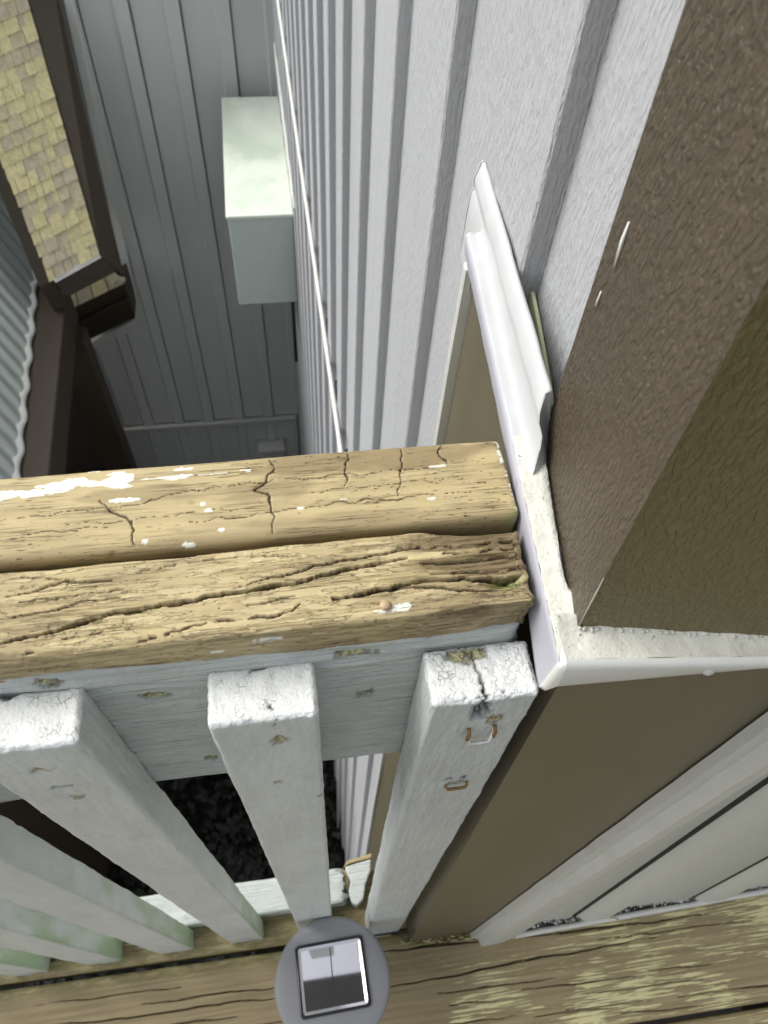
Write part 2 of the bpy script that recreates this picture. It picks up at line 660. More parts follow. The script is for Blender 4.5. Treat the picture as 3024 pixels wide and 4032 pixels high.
# ------------------------------------------------------------------ mint box on the side wall
ub = thing('utility_box', 'mint green metal box fixed to the side wall, pale lid on top', 'box', (-.03, 2.7, -.89))
prism('box_body', [(-.138, 2.322, -.512), (.086, 2.322, -.512), (.083, 3.092, -.512), (-.138, 3.092, -.512)], (0, 0, -.378), M_MINT, ub, .004)
prism('box_lid', [(-.1435, 2.317, -.500), (.0875, 2.317, -.500), (.0845, 3.097, -.500), (-.1435, 3.097, -.500)], (0, 0, -.014), M_LID, ub, .003)

# ------------------------------------------------------------------ porch roof at the left
pr = thing('porch_roof', 'yellow shingled roof edge with dark brown fascia at the left', 'roof', (-.75, 2.9, -1.2))
B0 = np.array((-.667, 2.6, -.8409)); E_ = np.array((-.8103, -.5811, -.0755)); U_ = np.array((.3936, -.4443, -.8048)); N_ = np.array((.4341, -.6819, .5887))


def rp(a, b, h=0.0): return tuple(B0 + E_ * a + U_ * b + N_ * h)


def redge(b): return .325 * b          # right rake position along E_ for height b (b<0 uphill)


SH = []
for i, c in enumerate(((.72, .65, .36), (.68, .61, .34), (.60, .54, .36), (.57, .51, .37), (.74, .67, .38))):
    t = NT('shingle_%s' % 'abcde'[i])
    t.col(t.mix(t.ramp(t.noise(t.map((60, 60, 60)), 1.0, 4), .3, .7), c, tuple(k * .8 for k in c)))
    t.rough(.9)
    t.bump(t.noise(t.map((500, 500, 500)), 1.0, 2), .001)
    SH.append(t.m)
row, b = 0, 0.0
rs = random.Random(3)
while b > -1.25:
    a = redge(b) + (.0 if row % 2 else -.0)
    lim = .215 + .225 * b
    first = True
    while a < lim:
        w = rs.uniform(.025, .06)
        a2 = min(a + w, lim + .01)
        dz = rs.uniform(.003, .008)
        q = [rp(a + .0015, b, dz), rp(a2 - .0015, b, dz), rp(a2 - .0015 - .0240, b - .080, .001), rp(a + .0015 - .0276, b - .085, .001)]
        prism('shingle', q, tuple(-N_ * .006), rs.choice(SH), pr)
        a = a2
    b -= .044
    row += 1
prism('roof_deck', [rp(.21, .005, -.006), rp(0, .005, -.006), rp(redge(-1.3), -1.3, -.006), rp(.21 + .225 * -1.3, -1.3, -.006)], tuple(-N_ * .02), M_DBROWN, pr)
# right fascia
fA, fA2, fB_, fBu = (-.7738, 3.12, -.1599), (-.6638, 3.12, -.1604), (-.5963, 2.6, -.9566), (-.667, 2.6, -.8409)
ext = np.array(fA) - np.array(fBu)
fA = tuple(np.array(fA) + ext * .12); fA2 = tuple(np.array(fA2) + ext * .12)
prism('fascia_board', [fBu, fB_, fA2, fA], (-.03, .035, -.02), M_DBROWN, pr, .004)
lip = np.array((.012, -.010, .004))
prism('drip_edge', [tuple(Cc_ + N_ * .004) for Cc_ in (np.array(rp(.205, -.004)), np.array(rp(.004, -.004)), np.array(rp(.0, .012)), np.array(rp(.205, .012)))], tuple(-N_ * .006), plain('lilac_drip_edge', (.62, .60, .60), .6), pr)
# eave front fascia and left fascia
Cc, Bb = np.array(rp(.2065, 0)), np.array(rp(0, 0))
prism('fascia_board', [tuple(Cc), tuple(Bb), tuple(Bb + np.array((.045, .0, -.085))), tuple(Cc + np.array((.03, 0, -.085)))], (.0, .03, .01), M_DBROWN, pr, .003)
Dd = np.array(rp(.215 + .225 * -1.2, -1.2))
dn = np.array((.012, .02, -.16))
prism('fascia_board', [tuple(Cc + E_ * .004), tuple(Dd + E_ * .004), tuple(Dd + dn), tuple(Cc + dn)], tuple(E_ * .055), M_DBROWN, pr, .003)
# the lower eave return with its own shingles, a dark box below and grey channel trim on the wall
st = thing('eave_return', 'short broken shingled eave stub with dark underside against the shaded wall', 'roof', (-.85, 3.0, -1.6))
for k in range(4):
    f0, f1 = k / 4, (k + 1) / 4
    s0, s1, s2, s3 = [np.array(p) for p in ((-.9667, 2.9, -1.2797), (-.6921, 2.95, -1.1937), (-.6837, 2.95, -1.2647), (-.9859, 2.9, -1.3739))]
    q = [s0 + (s1 - s0) * f0, s0 + (s1 - s0) * (f1 - .02), s3 + (s2 - s3) * (f1 - .02), s3 + (s2 - s3) * f0]
    prism('shingle', [tuple(p) for p in q], (0, .03, -.012), SH[(k * 2 + 1) % 5], st, .002)
prism('broken_edge', [(-.745, 2.90, -1.175), (-.690, 2.93, -1.155), (-.675, 2.93, -1.24), (-.700, 2.93, -1.25), (-.715, 2.92, -1.225), (-.735, 2.91, -1.255)], (0, .02, 0), plain('cream_board', (.70, .62, .45), .7), st, .002)
prism('soffit_box', [(-.985, 2.92, -1.395), (-.690, 2.965, -1.285), (-.702, 3.03, -1.545), (-1.0, 3.03, -1.690)], (0, .16, .0), M_DBROWN, st, .004)
prism('soffit_slat', [(-.985, 2.912, -1.480), (-.695, 2.955, -1.360), (-.697, 2.962, -1.385), (-.99, 2.92, -1.505)], (0, .02, 0), M_DBROWN, st, .003)
for pts in ([(-.655, 3.155, -.05), (-.620, 3.155, -.05), (-.705, 3.155, -1.70), (-.741, 3.155, -1.69)],
            [(-.741, 3.155, -1.665), (-.716, 3.155, -1.72), (-1.08, 3.155, -1.895), (-1.08, 3.155, -1.85)]):
    prism('channel_trim', pts, (0, .05, 0), M_WHITE, st, .004)

# ------------------------------------------------------------------ porch frame: beam, posts, rails
pf = thing('porch_frame', 'dark brown timber porch beam on posts at the left', 'porch', (-.85, 2.3, -3.35))
prism('beam', [(-.975, 2.72, -1.0), (-.835, 2.62, -1.0), (-.79, .9, -1.0), (-.905, .9, -1.0)], (0, 0, -.16), M_DBROWN, pf, .006)
box('post', (-.93, 2.46, -3.35), (-.80, 2.56, -1.161), M_DBROWN, pf, .006)
box('post', (-.91, 1.02, -3.35), (-.80, 1.12, -1.161), M_DBROWN, pf, .006)
box('brace', (-1.6, 2.5, -2.18), (-.94, 2.54, -2.1), M_DBROWN, pf, .004)
M_PLANK = plain('weathered_plank', (.10, .075, .045), .7, bump=(40, .001))
for k in range(5):
    box('porch_rail', (-1.7, 2.30, -2.45 - k * .17), (-.80, 2.33, -2.39 - k * .17), M_PLANK, pf, .004)
for k in range(7):
    box('floor_plank', (-2.4, 1.05 + k * .2, -3.02), (-1.0, 1.235 + k * .2, -2.98), M_PLANK, pf, .004)
# ------------------------------------------------------------------ corrugated roof at the far left
cr = thing('corrugated_roof', 'pale corrugated metal roof with a white scalloped edge at the far left', 'roof', (-1.2, 1.9, -1.0))
M_CORR = plain('galvanised_sheet', (.44, .48, .46), .4, .35, (40, .0006))
secs = []
for i in range(0, 500):
    y = .7 + i * .0052
    ph = math.sin(2 * math.pi * y / .150)
    x0 = -.905 - .052 * (y - 1.55)
    x0 = min(x0, -.90)
    line = []
    for s in (0, .02, .2, .5, .9):
        zz = -.985 + s * .95 + (ph * .005 if s < .01 else math.sin(2 * math.pi * y / .075) * .012)
        line.append((x0 - s * .60, y + s * .45, zz))
    secs.append(line)
loft('roof_sheet', secs, M_CORR, cr)
ed = []
for i in range(0, 500):
    y = .7 + i * .0052
    ph = math.sin(2 * math.pi * y / .150)
    x0 = min(-.905 - .052 * (y - 1.55), -.90)
    z = -.985 + ph * .005
    ed.append([(x0 + .006 + -.005 * ph, y, z + .006), (x0 + .012 + -.005 * ph, y, z - .004), (x0 + .006, y, z - .016), (x0 - .016, y, z - .012), (x0 - .016, y, z + .010)])
loft('roof_edge', ed, M_WHITE, cr, closed=True)
box('support_wall', (-2.6, .5, -3.35), (-1.12, 3.0, -1.2), M_DBROWN, cr)

# ------------------------------------------------------------------ deck
deck = thing('deck', 'worn brown deck boards with pale flaking patches', 'deck', (0, 0, -.03), kind='structure')


def deck_fn(seed, cracks, wear_fn=None, moss_fn=None):
    def fn(P, N, P0):
        up = (N[:, 2] > .5)
        h = fbm(P * np.array((9, 130, 60)), seed, 3) * .0005
        crack = np.zeros(len(P))
        for pts, w, d in cracks:
            Pn = P.copy()
            Pn[:, 1] += fbm(P * np.array((25, 25, 25)), seed + 5, 3) * .0016
            Pn[:, 2] = 0
            dd, fr = poly_dist(Pn, [(a, b, 0) for a, b in pts])
            ww = w * (.35 + .65 * np.sin(np.pi * np.clip(fr, .02, .98)))
            k = sstep(1.0, .25, dd / ww)
            crack = np.maximum(crack, k * up)
        h = h - crack * .004
        P = P + N * (h * up)[:, None]
        wear = wear_fn(P) if wear_fn else np.zeros(len(P))
        moss = moss_fn(P) if moss_fn else np.zeros(len(P))
        return P, dict(crack=crack, wear=wear, moss=moss)
    return fn


def rotz(fn, piv, ang):
    def g(P, N, P0):
        P, a = fn(P, N, P0)
        c, s = math.cos(ang), math.sin(ang)
        d = P - piv
        P = piv + np.stack([d[:, 0] * c - d[:, 1] * s, d[:, 0] * s + d[:, 1] * c, d[:, 2]], -1)
        return P, a
    return g


rc = random.Random(8)


def rand_cracks(n, x0, x1, y0, y1, wlo=.0007, whi=.0012):
    out = []
    for _ in range(n):
        a = rc.uniform(x0, x1); L = rc.uniform(.06, .25); y = rc.uniform(y0, y1)
        pts = [(a + L * k / 5, y + rc.uniform(-.001, .001) - .004 * k / 5) for k in range(6)]
        out.append((pts, rc.uniform(wlo, whi), 0))
    return out


xs = ax(-1.6, 1.2, .05, .004, (-.42, .62, .0045))
PIV = np.array((0, .08, 0))
rbox('deck_board', xs, ax(-.0525, .0775, .0009, .004), ax(-.036, 0, .02, .004), .004, M_DECK, deck,
     rotz(deck_fn(2, rand_cracks(26, -.45, .5, -.05, .075) + [([(.06, .022), (.2, .027), (.3, .030), (.42, .034)], .0017, 0), ([(-.4, .035), (-.25, .031), (-.12, .030), (-.07, .029)], .0013, 0), ([(-.4, .005), (-.2, .004), (-.05, .003)], .0012, 0)],
                  lambda P: -.15 + sstep(.02, .25, P[:, 0]) * 1.15, lambda P: sstep(.055, .078, P[:, 1]) * .7), PIV, -.012))
rbox('deck_board', xs, ax(.0835, .1565, .0025, .004), ax(-.036, 0, .02, .004), .004, M_DECK, deck,
     rotz(deck_fn(7, rand_cracks(8, -.5, .1, .09, .2), None, lambda P: np.full(len(P), .55)), PIV, -.012))
for k in range(1, 9):
    rbox('deck_board', ax(-1.6, 1.2, .05, .004, (-.1, .65, .006)) if k < 2 else ax(-1.6, 1.2, .2, .004), ax(-.0525 - .136 * k, .0775 - .136 * k, .003 if k < 2 else .03, .004), ax(-.036, 0, .02, .004), .004, M_DECK, deck,
         rotz(deck_fn(10 + k, rand_cracks(6, .1, .6, -.18, -.06), lambda P: sstep(.02, .2, P[:, 0]) * .8), PIV, -.012))
for k in range(4):
    box('joist', (-1.5 + k * .7, -1.1, -.22), (-1.46 + k * .7, .15, -.040), M_DBROWN, deck)

# ------------------------------------------------------------------ railing
rail = thing('deck_railing', 'pale grey deck railing with a weathered tan top rail', 'railing', (-.2, .12, 0))
XN = ax(-.9, .0882, .03, .0030, (-.135, .0882, .00040))


def top3(pts):
    out = []
    for x, y in pts:
        if y >= .1195: out.append((x, y, .851))
        else: out.append((x * .1175 / y, .1175, 1.1 - .249 * .1175 / y))
    return out


FRC = [  # polyline seen on the worn front edge, half width, depth
    ([(-.30, .1225), (-.1051, .1243), (-.0885, .1265), (-.068, .1301), (-.0503, .1314), (-.0311, .1341), (-.0114, .135), (-.0013, .1364), (.0103, .1388), (.0272, .1406), (.0417, .142)], .0010, .0045),
    ([(.0117, .1279), (.0269, .129), (.0386, .1305), (.0517, .1313), (.0672, .1307), (.0885, .1300)], .0011, .004),
    ([(.0129, .1275), (.0243, .1283), (.0384, .1291), (.0498, .1283), (.0636, .1259), (.0845, .1254)], .0007, .002),
    ([(-.0672, .1176), (-.0501, .1207), (-.0312, .1232), (-.0168, .1242), (-.012, .123), (-.0034, .1241), (-.0007, .1272)], .0006, .002),
    ([(-.1052, .1417), (-.0845, .1457), (-.0688, .1446)], .0006, .0015),
    ([(-.1015, .1497), (-.0869, .1466), (-.0712, .1446)], .0004, .0012),
    ([(-.0249, .1362), (.0055, .1422), (.0276, .1443), (.0479, .1474)], .0006, .002),
    ([(.0335, .1131), (.052, .1123), (.0629, .1104), (.0734, .1119), (.0855, .114)], .0005, .0015),
    ([(.0385, .1469), (.0585, .147), (.0787, .1464), (.0895, .1456)], .0005, .0015),
    ([(-.0956, .1196), (-.0707, .118), (-.057, .1196)], .0005, .0012),
    ([(-.001, .1079), (.0169, .1078), (.0351, .1076)], .0005, .001),
    ([(-.1062, .1324), (-.0926, .1335), (-.0766, .1365), (-.0648, .1372)], .0005, .0012),
    ([(-.0581, .1477), (-.0358, .149), (-.0157, .1487), (.002, .1468)], .0004, .001),
    ([(-.0407, .1183), (-.0265, .1193), (-.017, .1189)], .0004, .001),
    ([(.045, .1395), (.065, .1398), (.0885, .139)], .0006, .002),
    ([(.05, .1345), (.07, .134), (.0885, .1342)], .0006, .002),
    ([(.056, .1425), (.075, .1428), (.0885, .1427)], .0005, .0018),
    ([(-.10, .1385), (-.085, .139), (-.06, .140)], .0004, .001),
    ([(-.03, .1285), (-.015, .1290), (.0, .1310)], .0004, .001),
    ([(-.09, .1225), (-.08, .1232), (-.06, .124)], .0004, .001),
]


def front_fn(P, N, P0):
    x = P[:, 0]
    top = np.clip(N[:, 2] + -N[:, 1] * .9, 0, 1)
    Pw = P.copy()
    wob = fbm(P * np.array((90, 90, 90)), 3, 3)
    Pw[:, 1] += wob * .0011
    Pw[:, 2] += wob * .0007
    crack = np.zeros(len(P)); dep = np.zeros(len(P))
    for pts, w, d in FRC:
        dd, fr = poly_dist(Pw, top3(pts))
        ww = w * (.4 + .6 * np.sin(np.pi * np.clip(fr, .04, .96)) ** .5) * (1 + .3 * vnoise(P * 150, 9))
        k = sstep(1.05, .62, dd / ww)
        crack = np.maximum(crack, k * min(1, .55 + d * 150))
        dep = np.maximum(dep, k * d)
        # one lip of the split stands a little proud
        dep = dep - .00045 * sstep(3, 1, dd / ww) * (d > .0015)
    # fine long grain checks
    gr_ = fbm(P * np.array((13, 420, 420)) + wob[:, None] * .3, 21, 3)
    chk = sstep(.07, .0, np.abs(gr_)) * sstep(-.1, .5, fbm(P * np.array((35, 90, 90)), 5, 3))
    rotr = sstep(.035, .075, x + fbm(P * np.array((30, 250, 250)), 8, 3) * .022) * sstep(.1295, .134, P[:, 1])
    low = sstep(.06, .085, x + fbm(P * np.array((30, 250, 250)), 18, 3) * .02) * sstep(.1295, .127, P[:, 1]) * .6
    worn = np.maximum(rotr, low)
    h = fbm(P * np.array((16, 150, 150)), 4, 5) * .0006 + fbm(P * np.array((50, 420, 420)), 14, 3) * .0004
    # flakes: terraced coat of stain
    fl = fbm(P * np.array((28, 210, 210)), 31, 4)
    ter = sstep(.06, .12, fl)
    h += ter * .00045 - chk * .0005
    h -= worn * (.0022 + .0012 * np.abs(fbm(P * np.array((12, 500, 500)), 6, 3)))
    # rotten pocket
    pit = np.exp(-(((x - .079) / .011) ** 2 + ((P[:, 1] - .1288) / .0022) ** 2)) * (P[:, 2] > .842)
    h -= pit * .0075
    stain = np.clip(worn * .9 + sstep(.004, .0, P[:, 2] - .832) * .35 + .35 * sstep(.25, .7, fbm(P * np.array((25, 60, 60)), 12, 3)), 0, 1)  # wear and stain, plus shading of the rounded lower edge put in as colour
    cr_ = np.maximum(crack, chk * .38)
    cr_ = np.maximum(cr_, worn * sstep(.12, .0, np.abs(fbm(P * np.array((10, 600, 600)), 41, 2))) * .7)
    white = np.zeros(len(P))
    for cx, cy, rx, ry in ((.0361, .1216, .006, .0011), (.031, .1192, .004, .0008), (-.013, .114, .006, .0006), (.068, .1085, .01, .0007), (-.031, .1125, .003, .0006)):
        p3 = top3([(cx, cy)])[0]
        e = ((x - p3[0]) / rx) ** 2 + ((P[:, 1] + P[:, 2] - p3[1] - p3[2]) / (ry * 1.5)) ** 2 + fbm(P * 400, 2, 2) * .7
        white = np.maximum(white, sstep(1.0, .7, e))
    moss = sstep(.25, .7, pit + .4 * fbm(P * 300, 8, 2)) * (pit > .15)
    h -= dep
    P = P + N * (h * (np.abs(N[:, 0]) < .8))[:, None]
    endm = sstep(.076, .0882, x) * sstep(.165, .115, P[:, 1])
    P[:, 0] -= endm * (.0016 * (1 + fbm(P * np.array((0, 260, 260)), 77, 3)))
    return P, dict(crack=np.clip(cr_, 0, 1), white=white, stain=stain, moss=moss, speck=np.zeros(len(P)), flake=np.ones(len(P)))


YN = ax(.1175, .1528, .00043, .0030)
ZN = ax(.8275, .851, .0006, .0030)
fr_board = rbox('top_rail_front', XN, YN, ZN, .0030, M_OCHRE, rail, front_fn)
fr_board['label'] = 'deeply split tan rail edge nearest the balusters'

BKC = [
    ([(-.0081, .1954), (-.0067, .1909), (-.0101, .1834), (-.0157, .1798), (-.0104, .1776), (-.0093, .1733), (-.0077, .1667), (-.009, .1570)], .00042, .0012),
    ([(.0249, .1948), (.0233, .187), (.0216, .1777)], .00034, .001),
    ([(.0465, .1954), (.0468, .1882), (.0444, .1814), (.0428, .1713)], .00036, .001),
    ([(-.0748, .1801), (-.0706, .1749), (-.0641, .1718), (-.0613, .166), (-.0608, .1570)], .00042, .0012),
    ([(.0661, .1954), (.0624, .1911), (.065, .1855)], .00034, .001),
    ([(-.112, .1753), (-.0871, .1758), (-.0592, .1777), (-.0357, .1827), (-.0115, .1836)], .0002, .0005),
    ([(-.0409, .1662), (-.0162, .1676), (.0173, .1698), (.0516, .1695), (.0727, .1699)], .00025, .0006),
    ([(-.1059, .1662), (-.0914, .1677), (-.07, .168)], .00022, .0005),
    ([(-.041, .1816), (-.0088, .1833), (.0257, .1833), (.0596, .1834)], .0002, .0005),
    ([(-.09, .1705), (-.065, .1700), (-.02, .1712)], .00018, .0004),
    ([(.005, .176), (.03, .1765), (.07, .1772)], .00018, .0004),
]


def back_fn(P, N, P0):
    x, y = P[:, 0], P[:, 1]
    wob = fbm(P * 260, 3, 3)
    Pw = P.copy()
    Pw[:, 0] += wob * .0011
    Pw[:, 1] += fbm(P * 170, 13, 3) * .0009
    crack = np.zeros(len(P)); dep = np.zeros(len(P))
    for pts, w, d in BKC:
        dd, fr = poly_dist(Pw, [(a, b, .852) for a, b in pts])
        k = sstep(1.3, .3, dd / (w * (.5 + .6 * np.sin(np.pi * np.clip(fr, .05, .95)))))
        crack = np.maximum(crack, k); dep = np.maximum(dep, k * d)
    chk = sstep(.05, .0, np.abs(fbm(P * np.array((9, 420, 420)), 51, 3))) * sstep(.0, .5, fbm(P * np.array((25, 120, 120)), 15, 3))
    h = fbm(P * np.array((12, 90, 90)), 44, 3) * .0003 - chk * .0002
    stain = np.zeros(len(P))
    for cx, cy, rx, ry, a in ((-.0712, .1749, .003, .002, .7), (-.0396, .1757, .0025, .0016, .6), (-.0143, .1797, .0022, .0018, .7), (.045, .190, .055, .007, .65), (-.02, .178, .03, .006, .5), (-.06, .182, .02, .004, .4), (.03, .162, .05, .003, .4)):
        e = ((x - cx) / rx) ** 2 + ((y - cy) / ry) ** 2 + .8 * fbm(P * np.array((60, 160, 160)), 6, 3)
        stain = np.maximum(stain, sstep(1.3, .2, e) * a)
    stain = np.maximum(stain, sstep(.164, .1575, y) * .3)  # shade towards the groove, put in as brown colour
    # remains of white paint along the outer arris
    nz_ = fbm(P * np.array((130, 420, 420)), 61, 4)
    dA, fA_ = poly_dist(P, [(-.30, .188, .852), (-.1135, .1868, .852), (-.0985, .1878, .852), (-.0832, .1892, .852), (-.0635, .1898, .852)])
    dB, fB2 = poly_dist(P, [(-.0635, .1893, .852), (-.049, .1890, .852), (-.0275, .1893, .852), (-.016, .1896, .852)])
    white = sstep(.28, .36, .9 - dA / (.0030 * (1 + .4 * vnoise(P * np.array((60, 60, 60)), 5))) + nz_ * .75)
    white = np.maximum(white, sstep(.28, .36, .8 - dB / .0012 + nz_ * .7))
    dC, _ = poly_dist(P, [(-.30, .1945, .8505), (-.095, .1945, .8505), (-.055, .195, .850)])
    white = np.maximum(white, sstep(.3, .4, .55 - dC / .0016 + nz_ * .8))
    for cx, cy, rx, ry in ((-.0657, .1797, .0065, .0011), (-.0331, .1714, .0022, .001), (-.0281, .1617, .0018, .0009), (-.0566, .1594, .0018, .0014), (.0031, .1686, .0018, .0007), (.0555, .1678, .0018, .0006), (.0611, .1836, .004, .0006), (-.0408, .1572, .003, .0006), (-.043, .1928, .004, .0007), (-.035, .1745, .0014, .0011), (.02, .1712, .0018, .0004)):
        e = ((x - cx) / rx) ** 2 + ((y - cy) / ry) ** 2 + fbm(P * 420, 2, 2) * .8
        white = np.maximum(white, sstep(1.0, .75, e))
    dE, _ = poly_dist(P, [(.0890, .1965, .851), (.0893, .185, .852), (.0895, .172, .852), (.0895, .160, .852)])
    white = np.maximum(white, sstep(.28, .36, .75 - dE / .0016 + nz_ * .9))
    h = h + white * .0002 - dep
    m = (np.abs(N[:, 0]) < .8)
    P = P + N * (h * m)[:, None]
    moss = sstep(.083, .088, x) * sstep(.161, .158, y) * .7
    speck = sstep(-.2, .5, fbm(P * np.array((22, 60, 60)), 33, 3) + .2)
    return P, dict(crack=np.clip(np.maximum(crack, chk * .35), 0, 1), white=np.clip(white, 0, 1), stain=stain, moss=moss, speck=speck)


bk_board = rbox('top_rail_back', ax(-.9, .0902, .03, .003, (-.14, .0902, .00042)), ax(.1565, .1965, .00045, .003), ax(.74, .852, .004, .003), .003, M_OCHRE, rail, back_fn)
bk_board['label'] = 'smoother tan rail edge with flakes of old white paint'


# painted apron board behind the balusters
def chips(P, seed, L):
    """bare wood chips: (x,y,z, rx, rz)"""
    bare = np.zeros(len(P)); hole = np.zeros(len(P))
    for cx, cy, cz, rx, rz in L:
        e = ((P[:, 0] - cx) / (rx * 1.2)) ** 2 + ((P[:, 2] - cz) / (rz * 1.2)) ** 2 + ((P[:, 1] - cy) / .008) ** 2 + fbm(P * 330, seed, 3) * .9
        bare = np.maximum(bare, sstep(1.0, .7, e))
        hole = np.maximum(hole, sstep(1.55, 1.0, e) * sstep(.6, .9, e) * .55)
    return bare, hole


APC = [(-.0618, .117, .8039, .0046, .0028), (.0246, .117, .7796, .0036, .0042), (-.0519, .117, .7123, .0026, .005), (.019, .118, .8238, .0065, .0022), (-.0953, .118, .8280, .004, .0025), (-.15, .117, .75, .004, .003)]


def apron_fn(P, N, P0):
    fr_ = (N[:, 1] < -.3)
    wv = fbm(P * np.array((9, 9, 60)), 71, 2) * .5
    g = np.sin((P[:, 2] * 620 + wv * 9 + fbm(P * np.array((14, 40, 90)), 72, 3) * 3.0))
    h = (g * .0006 + fbm(P * np.array((20, 200, 200)), 73, 4) * .0007) * fr_
    bare, hole = chips(P, 3, APC)
    h -= bare * .0013 + hole * .001
    # checks in the rounded upper arris
    ck = sstep(.06, 0, np.abs(fbm(P * np.array((16, 500, 500)), 74, 2))) * sstep(.826, .833, P[:, 2]) * sstep(.0, .08, P[:, 0])
    h -= ck * .0012
    hole = np.maximum(hole, ck * .8)
    P = P + N * h[:, None]
    return P, dict(bare=bare, hole=hole, green=np.zeros(len(P)), top=np.zeros(len(P)))


rbox('apron_board', ax(-.9, .0862, .03, .006, (-.16, .0862, .0008)), ax(.1165, .153, .008, .006), ax(.676, .834, .0012, .006), .006, M_PAINTX, rail, apron_fn)


# balusters
def bal_fn(seed, chipL=(), notch=(), green=0.0, rough=1.0, lean=0.0, cracks=(), widen=0.0):
    def fn(P, N, P0):
        z = P[:, 2]
        top = sstep(.5, .8, N[:, 2])
        h = fbm(P * np.array((130, 130, 22)), seed, 4) * .00032 * rough
        h += fbm(P * np.array((700, 700, 110)), seed + 4, 2) * .00022 * rough * (1 - top)
        h += fbm(P * 260, seed + 9, 4) * .00022 * top
        arr = (np.max(np.abs(N), axis=1) < .93)
        h -= arr * np.abs(fbm(P * np.array((260, 260, 120)), seed + 2, 3)) * .0005
        bare, hole = chips(P, seed, chipL)
        h -= bare * .0012
        for cx, cy, cz, rx, ry, rz, d in notch:
            e = ((P[:, 0] - cx) / rx) ** 2 + ((P[:, 1] - cy) / ry) ** 2 + ((z - cz) / rz) ** 2 + fbm(P * 300, seed + 1, 3) * .8
            k = sstep(1.0, .3, e)
            h -= k * d
            hole = np.maximum(hole, sstep(.9, .5, e) * .9)
        for pts, w in cracks:
            Pn = P.copy()
            Pn[:, 0] += fbm(P * 280, seed + 6, 3) * .0012
            dd, fr = poly_dist(Pn, pts)
            k = sstep(1.2, .3, dd / w)
            h -= k * .002
            hole = np.maximum(hole, k)
        P = P + N * h[:, None]
        if lean:
            P[:, 1] -= lean * (.823 - P0[:, 2]) / .823
        gr_ = sstep(.55, .0, z + fbm(P * np.array((60, 60, 18)), seed + 3, 3) * .25) * sstep(.3, .9, N[:, 0]) * green
        gr_ = np.maximum(gr_, sstep(.05, .0, z) * .35 * green)
        tp = top * np.ones(len(P))
        return P, dict(bare=bare, hole=hole, green=gr_, top=tp)
    return fn


YB = ax(.0945, .1168, .0011, .0022)


def zax(b): return ax(b, .823, .012, .0022, (.62, .823, .0022))


def baluster(xl, seed, zb=.0, w=.0413, fine=.0011, yb=YB, **kw):
    return rbox('baluster', ax(xl, xl + w, fine, .0022), yb, zax(zb), .0022, M_PAINT, rail, bal_fn(seed, **kw))


b1 = baluster(.0455, 101, -.033, .0430, .0008, ax(.0925, .1155, .0009, .0016), rough=1.5, lean=.0115,
              chipL=[(.0745, .0925, .799, .0022, .006), (.062, .1165, .823, .008, .0008), (.0700, .0925, .704, .0045, .0018)],
              notch=[(.0672, .0925, .812, .0055, .007, .012, .004), (.0655, .0925, .715, .003, .003, .002, .002)],
              cracks=[([(.0645, .1155, .8235), (.0655, .108, .8235), (.0665, .100, .8235), (.0668, .0925, .822)], .0009),
                      ([(.0668, .0930, .8235), (.0600, .0945, .8235), (.056, .0925, .818)], .0005),
                      ([(.0668, .0940, .8235), (.074, .0950, .8235), (.0800, .0925, .819)], .0005),
                      ([(.0735, .0925, .715), (.0725, .0925, .704)], .0010), ([(.0665, .0925, .709), (.0665, .0925, .703)], .0008)])
b1.data.materials[0] = M_PAINTR
b1['label'] = 'rough end baluster against the brown corner, with two rusty staples'
b2 = baluster(-.0385, 102, green=.0, chipL=[(-.0135, .0945, .797, .0030, .0036), (-.0185, .0945, .7345, .0017, .0022), (.0015, .0945, .70, .0012, .0016)],
              notch=[(-.0135, .0945, .797, .0016, .003, .0022, .003), (-.0185, .1168, .823, .0055, .003, .003, .003)],
              cracks=[([(-.0165, .116, .8235), (-.0145, .108, .8235), (-.0155, .102, .8235), (-.0138, .0945, .8215), (-.0138, .0943, .812)], .00045),
                      ([(-.016, .0943, .7716), (-.011, .0943, .7722)], .0004), ([(-.030, .0943, .776), (-.026, .0943, .7766)], .0004)])
b2['label'] = 'baluster behind the round solar light, crazed white top'
b3 = baluster(-.1255, 103, green=.75, rough=1.2, chipL=[(-.106, .0945, .796, .0036, .0018), (-.1026, .0945, .7531, .0024, .0024)],
              notch=[(-.111, .1168, .823, .004, .003, .003, .002), (-.121, .1168, .823, .004, .003, .003, .002)],
              cracks=[([(-.109, .0943, .7703), (-.1015, .0943, .7703)], .0005), ([(-.117, .116, .8235), (-.112, .106, .8235), (-.116, .0955, .8235)], .0004),
                      ([(-.1085, .1165, .8235), (-.103, .105, .8235), (-.098, .0965, .8235)], .0004), ([(-.122, .107, .8235), (-.108, .106, .8235), (-.092, .104, .8235)], .0004), ([(-.115, .099, .8235), (-.100, .1115, .8235), (-.092, .113, .8235)], .0004)])
b3['label'] = 'left baluster with chequered cracks across its white top'
for k in range(2, 8):
    o = baluster(-.1255 - .087 * (k - 1), 102 + k, green=.8, fine=.002, rough=1.6)
for c, zz in ((.070, .7787), (.0700, .7045)):
    dy = -.0115 * (.823 - zz) / .823 + .0920
    up = zz > .75
    tube('staple', [(c - .0055, dy + .003, zz + (.012 if up else .001)), (c - .0055, dy - .0013, zz + (.010 if up else .001)), (c - .0045, dy - .0022, zz), (c, dy - .0022, zz - .0006), (c + .0045, dy - .0022, zz), (c + .0055, dy - .0013, zz + (.010 if up else .001)), (c + .0055, dy + .003, zz + (.012 if up else .001))],
         .00085, M_STAPLE if up else M_RUST, b1, 6)
    if up:
        for sx in (-.0056, .0056):
            tube('staple_leg', [(c + sx, dy + .001, zz + .013), (c + sx, dy - .0017, zz + .011), (c + sx, dy - .0019, zz + .005)], .00095, M_RUST, b1, 6)
